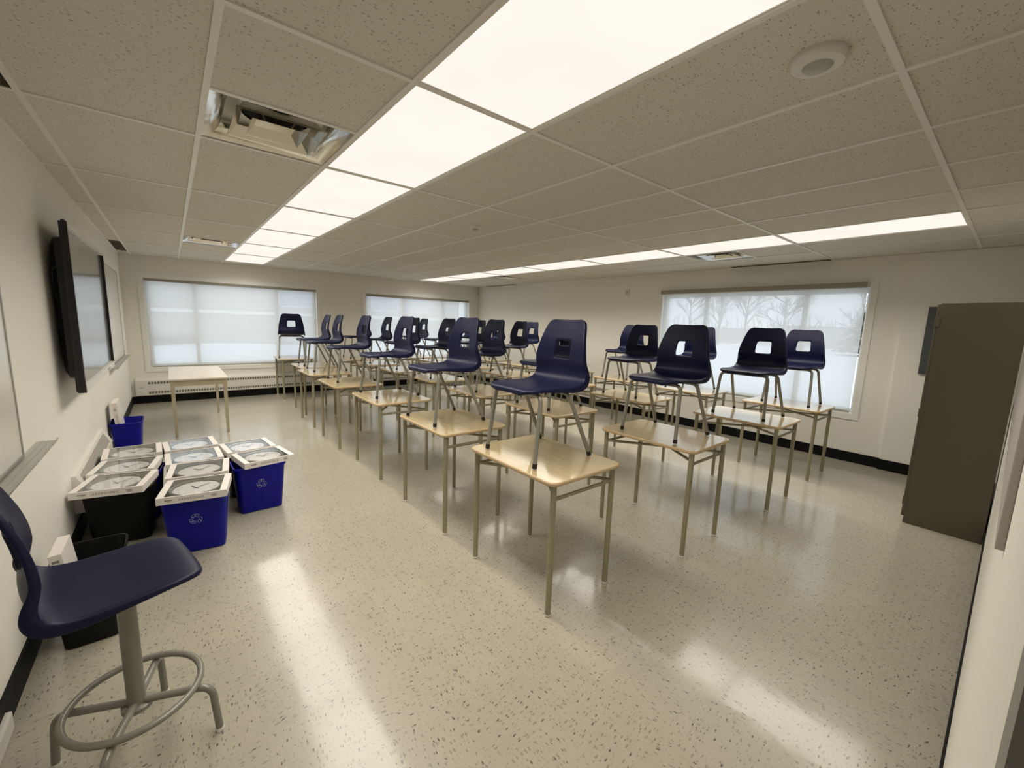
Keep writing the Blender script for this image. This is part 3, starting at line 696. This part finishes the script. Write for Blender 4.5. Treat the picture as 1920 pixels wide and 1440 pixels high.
# ------------------------------------------------------------------ bins
def make_bin(mat, label, x, y, rot, logo=False):
    t = thing('recycling_bin' if mat == 'blue' else 'wastebasket', label, 'bin', (x, y, 0), rot, 'blue recycling bins' if mat == 'blue' else 'black wastebaskets')
    b = MB(); Z = .385
    R = [rrect(.135, .088, .03, 5, 0), rrect(.148, .100, .035, 5, .006), rrect(.176, .126, .04, 5, Z - .022), rrect(.184, .134, .044, 5, Z - .020), rrect(.185, .135, .045, 5, Z - .004), rrect(.182, .132, .043, 5, Z), rrect(.176, .126, .04, 5, Z),
         rrect(.172, .122, .038, 5, Z - .02), rrect(.146, .098, .033, 5, .012)]
    b.rings(R); b.build('bin_body', M[mat], t, smooth=True, ang=50)
    if logo:
        g = MB(); cz = .235; s_ = .036; yf = -(.100 + (.126 - .100) * (cz / .363)) - .0012; slope = (.126 - .100) / .363
        arrow = [[(-.02, -.62), (-.42, -.62), (-.80, -.10), (-.55, -.10), (-.02, -.28)], [(-.80, -.10), (-1.0, .12), (-.72, .28), (-.38, .22), (-.44, -.05), (-.55, -.10)]]
        arrow = [[(-.04, -.80), (-.50, -.82), (-.92, -.38), (-.04, -.42)], [(-.92, -.38), (-.98, .10), (-.60, .06), (-.42, .02), (-.38, -.30)]]
        for k in range(3):
            a = 2 * PI * k / 3; ca, sa = math.cos(a), math.sin(a)
            for poly in arrow:
                pts = [(px_ * ca - py_ * sa, px_ * sa + py_ * ca) for px_, py_ in poly]
                pts = [Vector((q[0] * s_, yf - slope * q[1] * s_, cz + q[1] * s_)) for q in pts]
                g.tube(fillet([pts[-1]] + pts + [pts[0]], .004, 3)[:-1], .0011, 5)
        g.build('recycling_symbol', M['print_white'], t)
    return t
make_bin('blue', 'blue recycling bin nearest the camera, showing its recycling symbol, under a boxed clock', 1.105, 3.005, -.14, True)
make_bin('blue', 'blue recycling bin with symbol, farthest of the bins from the left wall', 1.525, 3.445, .03, True)
make_bin('blue', 'blue recycling bin in the column beside the wall heater, behind the black one', .743, 3.735, -.12)
b3 = make_bin('blue', 'blue recycling bin standing alone by the left wall beyond the boxed clocks', .605, 5.70, PI / 2)
make_bin('bin_black', 'large black wastebasket under the boxed clock closest to the left wall', .705, 3.42, -.12)
make_bin('bin_black', 'black wastebasket directly behind the front middle recycling bin', 1.133, 3.37, -.05)
make_bin('bin_black', 'black wastebasket third in the middle column of bins', 1.132, 3.735, .02)
make_bin('bin_black', 'black wastebasket at the back of the middle column of bins', 1.10, 4.145, .08)
make_bin('bin_black', 'black wastebasket at the back of the column beside the wall heater', .715, 4.14, .03)
make_bin('bin_black', 'black wastebasket behind the recycling bin farthest from the left wall', 1.505, 3.835, .09)
make_bin('bin_black', 'open black wastebasket by the left wall, behind the navy stool', .66, 2.37, PI / 2)

# ------------------------------------------------------------------ boxed clocks
def make_box():
    t = thing('boxed_clock', 'x', 'boxed clock')
    hx, hy, h = .1825, .165, .046; bd = .038
    c = MB().box(-hx, -hy, 0, hx, hy, .002)
    for bx in ((-hx, -hy, hx, -hy + .002), (-hx, hy - .002, hx, hy), (-hx, -hy + .002, -hx + .002, hy - .002), (hx - .002, -hy + .002, hx, hy - .002)): c.box(bx[0], bx[1], .002, bx[2], bx[3], h - .001)
    for bx in ((-hx, -hy, -hx + bd, hy), (hx - bd, -hy, hx, hy), (-hx + bd, -hy, hx - bd, -hy + .010), (-hx + bd, hy - .010, hx - bd, hy)): c.box(bx[0], bx[1], h - .001, bx[2], bx[3], h)
    c.build('carton', M['carton'], t)
    MB().box(-hx + .003, -hy + .003, .003, hx - .003, hy - .003, .008).build('inner_tray', M['tray_in'], t)
    MB().box(-hx + bd - .003, -hy + .007, h - .0022, hx - bd + .003, hy - .007, h - .0016).build('window_film', M['film'], t)
    p = MB().box(-.140, -hy - .0004, .020, -.130, -hy, .030).box(-.128, -hy - .0004, .021, -.100, -hy, .028).box(-.128, -hy - .0004, .015, -.105, -hy, .017)
    random.seed(3); x = -.075
    for row, (z0, z1) in enumerate(((.025, .029), (.017, .021))):
        x = -.068 + row * -.006
        while x < .055: w_ = random.uniform(.006, .014); p.box(x, -hy - .0004, z0, x + w_, -hy, z1); x += w_ + .004
    x = .098
    while x < .128: w_ = random.uniform(.0006, .002); p.box(x, -hy - .0004, .014, x + w_, -hy, .032); x += w_ + random.uniform(.0008, .0016)
    p.build('side_printing', M['inkgrey'], t)
    rim = MB().rings([[(a * math.cos(2 * PI * k / 48), a * math.sin(2 * PI * k / 48), z) for k in range(48)] for a, z in ((.150, .008), (.152, .030), (.146, .038), (.130, .034), (.126, .028), (.126, .008))], closed=True).build('clock_rim', M['clock_rim'], t, smooth=True)
    face = MB().cyl(0, 0, .010, .027, .127, 48).build('clock_face', M['clock_face'], t)
    q = MB()
    for k in range(12):
        a = PI / 6 * k; u = Vector((math.cos(a), math.sin(a), 0)); v = Vector((-u.y, u.x, 0)); L0, L1, w_ = .094, .108, (.0035 if k % 3 == 0 else .0022)
        q.add([u * L0 - v * w_ + Vector((0, 0, .0272)), u * L1 - v * w_ + Vector((0, 0, .0272)), u * L1 + v * w_ + Vector((0, 0, .0272)), u * L0 + v * w_ + Vector((0, 0, .0272)),
               u * L0 - v * w_ + Vector((0, 0, .0279)), u * L1 - v * w_ + Vector((0, 0, .0279)), u * L1 + v * w_ + Vector((0, 0, .0279)), u * L0 + v * w_ + Vector((0, 0, .0279))],
              [(0, 3, 2, 1), (4, 5, 6, 7), (0, 1, 5, 4), (1, 2, 6, 5), (2, 3, 7, 6), (3, 0, 4, 7)])
    q.build('hour_marks', M['inkgrey'], face)
    for nm, a, L, w_, z in (('hour_hand', 2.2, .06, .0035, .029), ('minute_hand', .75, .092, .0025, .0305)):
        u = Vector((math.cos(a), math.sin(a), 0)); v = Vector((-u.y, u.x, 0)); o_ = Vector((0, 0, z))
        MB().rings([[o_ - u * .02 - v * w_ + Vector((0, 0, dz)), o_ + u * L - v * w_ * .6 + Vector((0, 0, dz)), o_ + u * L + v * w_ * .6 + Vector((0, 0, dz)), o_ - u * .02 + v * w_ + Vector((0, 0, dz))] for dz in (0, .0008)]).build(nm, M['ink'], face)
    return t
R_ = math.radians
BOX = [(1.108, 2.985, -10, 'boxed wall clock lying on the front middle blue bin, nearest the camera'),
       (1.140, 3.372, -6, 'boxed wall clock second from the front in the middle column'),
       (1.122, 3.730, 2, 'boxed wall clock third from the front in the middle column'),
       (1.110, 4.140, 4, 'boxed wall clock at the back of the middle column'),
       (.690, 3.370, -13, 'boxed wall clock on the black bin, front of the column beside the wall'),
       (.722, 3.730, -9, 'boxed wall clock in the middle of the column beside the wall'),
       (.735, 4.137, 2, 'boxed wall clock at the back of the column beside the wall'),
       (1.567, 3.470, 10, 'boxed wall clock on the blue bin farthest from the left wall, tilted askew'),
       (1.503, 3.830, 6, 'boxed wall clock at the back of the column farthest from the left wall')]
b0 = make_box()
for k, (x, y, a, lb) in enumerate(BOX):
    o = b0 if k == 0 else copy_tree(b0)
    o.location = (x, y, .3855); o.rotation_euler = (0, 0, R_(a)); tag(o, lb, 'boxed clock', 'boxed wall clocks lying on the bins')
def stand(o, x, y, z, lean):
    # stands on one edge with its thickness along x
    mt = Matrix.Rotation(R_(lean), 3, 'Y') @ Matrix(((0, 0, -1), (0, 1, 0), (1, 0, 0)))
    o.rotation_euler = mt.to_euler(); o.location = (x, y, z)
t = thing('white_carton', 'white carton leaning inside the open black wastebasket behind the stool', 'box', (.612, 2.37, .02)); t.rotation_euler = (0, R_(-6), 0)
MB().box(-.022, -.11, 0, .022, .11, .445).build('carton_body', M['carton'], t, bevel=.001)
p = MB()
for k in range(5): p.box(-.014, -.1104, .405 - k * .03, .010, -.11, .418 - k * .03)
p.build('side_printing', M['inkgrey'], t)
o = copy_tree(b0); stand(o, .565, 5.70, .425, -5)
tag(o, 'boxed wall clock standing on edge in the lone blue bin by the left wall', 'boxed clock', 'boxed wall clocks upright in bins')

# ------------------------------------------------------------------ outside
struct(MB().box(-60, -40, -.7, 160, 140, -.35).build('ground', M['snow']))
sb = MB(); nxx = 40
for i in range(nxx + 1):
    for j in range(9):
        x = -20 + i * 1.6; y = 17 + j * 1.2; z = -.35 + .75 * math.sin(PI * min(1, j / 8)) ** .8 * (.75 + .35 * math.sin(i * .7) * math.cos(i * .31))
        sb.v.append((x, y, z if 0 < j < 8 else -.36))
for i in range(nxx):
    for j in range(8): sb.f.append((i * 9 + j, i * 9 + j + 1, (i + 1) * 9 + j + 1, (i + 1) * 9 + j))
tag(sb.build('snow_bank', M['snow'], smooth=True, ang=180), 'long white snow bank outside the far windows', 'snow bank')
t = thing('school_wing', 'long beige building across the snow outside the far windows', 'building', (-14, 30, -.4))
MB().box(0, 0, 0, 34, 8, 5.2).build('facade_wall', M['facade'], t)
MB().box(-.3, -.4, 5.2, 34.3, 8.3, 5.6).build('roof', M['roof'], t)
MB().box(0, -.10, 1.95, 34, 0, 2.15).build('fascia_band', M['casing'], t)
for x in (20.5, 23.0, 26.5, 29.0):
    w_ = MB().box(x, -.06, 2.5, x + 2.1, 0, 4.0).build('window', M['casing'], t); MB().box(x + .08, -.08, 2.58, x + 2.02, -.055, 3.92).build('pane', M['extglass'], w_)
t = thing('neighbour_house', 'low snow-roofed house beyond the snow field outside the right window', 'house', (75, 14, -.35))
MB().box(0, 0, 0, 8, 11, 2.9).build('house_wall', M['facade'], t)
MB().rings([[(-.5, -.6, 2.9), (8.5, -.6, 2.9), (4, -.6, 4.9)], [(-.5, 11.6, 2.9), (8.5, 11.6, 2.9), (4, 11.6, 4.9)]]).build('roof', M['snow'], t)
def bare_tree(x, y, h, label, seed):
    rnd = random.Random(seed); t = thing('bare_tree', label, 'tree', (x, y, -.36), 0, 'bare winter trees outside the right window')
    MB().tube([(0, 0, 0), (rnd.uniform(-.1, .1), rnd.uniform(-.1, .1), h * .35), (rnd.uniform(-.2, .2), rnd.uniform(-.2, .2), h * .7)], .16, 8, .07).build('trunk', M['bark'], t, smooth=True)
    b = MB()
    def grow(p, d, L, r, n):
        q = p + d * L; b.tube([p, q], r, 4, r * .55)
        if n:
            for _ in range(4): grow(p + d * L * rnd.uniform(.45, 1), (d + Vector((rnd.uniform(-1, 1), rnd.uniform(-1, 1), rnd.uniform(-.2, .7))) * .75).normalized(), L * rnd.uniform(.5, .75), r * .55, n - 1)
    for k in range(9): grow(Vector((0, 0, h * rnd.uniform(.28, .68))), Vector((rnd.uniform(-1, 1), rnd.uniform(-1, 1), rnd.uniform(.5, 1.4))).normalized(), h * .22, .06, 3)
    b.build('crown', M['twig'], t)
tl = [(52, 26.5, 8, 'bare tree behind the shade, leftmost seen through the right window'), (47, 20.5, 7, 'bare tree second from the left through the right window'), (56, 21.5, 9, 'tall bare tree near the middle of the right window view'),
      (50, 15.2, 7.5, 'bare tree just right of the middle through the right window'), (58, 10.5, 7, 'bare tree beside the snow-roofed house in the right window view')]
for k, a in enumerate(tl): bare_tree(*a, seed=k + 5)
def evergreen(x, y, h, r, label, seed):
    rnd = random.Random(seed); t = thing('evergreen_tree', label, 'tree', (x, y, -.36), 0, 'evergreens outside the right window')
    MB().tube([(0, 0, 0), (0, 0, h * .5)], .15, 8, .08).build('trunk', M['bark'], t)
    b = MB()
    for k in range(500):
        z = rnd.uniform(.06, 1); rr = r * (1 - z) ** .8 * rnd.uniform(.5, 1.05); a = rnd.uniform(0, 2 * PI); p = Vector((rr * math.cos(a), rr * math.sin(a), z * h)); u = Vector((math.cos(a), math.sin(a), -.3)) * .45; v = Vector((-math.sin(a), math.cos(a), 0)) * .22
        b.add([p - v, p + v, p + u, p + Vector((0, 0, .2))], [(0, 1, 2), (0, 2, 3), (1, 3, 2), (0, 3, 1)])
    b.build('crown', M['ever'], t)
evergreen(49, 8.2, 4.2, 2.6, 'dark evergreen at the right side of the right window view', 3)
evergreen(54, 6.0, 4.0, 2.6, 'dark evergreen at the right edge of the right window view', 4)
hg = MB(); rnd = random.Random(9)
for k in range(900):
    x = 60 + rnd.uniform(-1, 1); y = -20 + k * .09; p = Vector((x, y, rnd.uniform(-.3, 2.6))); hg.tube([p, p + Vector((rnd.uniform(-.4, .4), rnd.uniform(-.6, .6), rnd.uniform(.4, 1.4)))], .05, 4, .02)
tag(hg.build('brush_line', M['twig']), 'brown line of brush at the end of the snow field', 'brush', kind='stuff')
MB().box(66, -25, -.4, 66.5, 65, 1.9).build('board_fence', M['facade'])
tag(bpy.data.objects['board_fence'], 'long beige fence along the far end of the snow field', 'fence')

# light portals : the daylight comes in through the three openings
for (loc, rot, sx, sy) in (((2.08, YF + .13, 1.365), (PI / 2, 0, 0), 2.7, 1.5), ((5.825, YF + .13, 1.365), (PI / 2, 0, 0), 2.75, 1.5), ((XR + .13, 2.185, 1.365), (PI / 2, 0, -PI / 2), 2.71, 1.53)):
    ld = bpy.data.lights.new('window_portal', 'AREA'); ld.shape = 'RECTANGLE'; ld.size = sx; ld.size_y = sy; ld.cycles.is_portal = True
    o = bpy.data.objects.new('window_portal', ld); COL.objects.link(o); o.location = loc
    o.rotation_euler = (-PI / 2, 0, 0) if rot[2] == 0 else (PI / 2, 0, PI / 2)
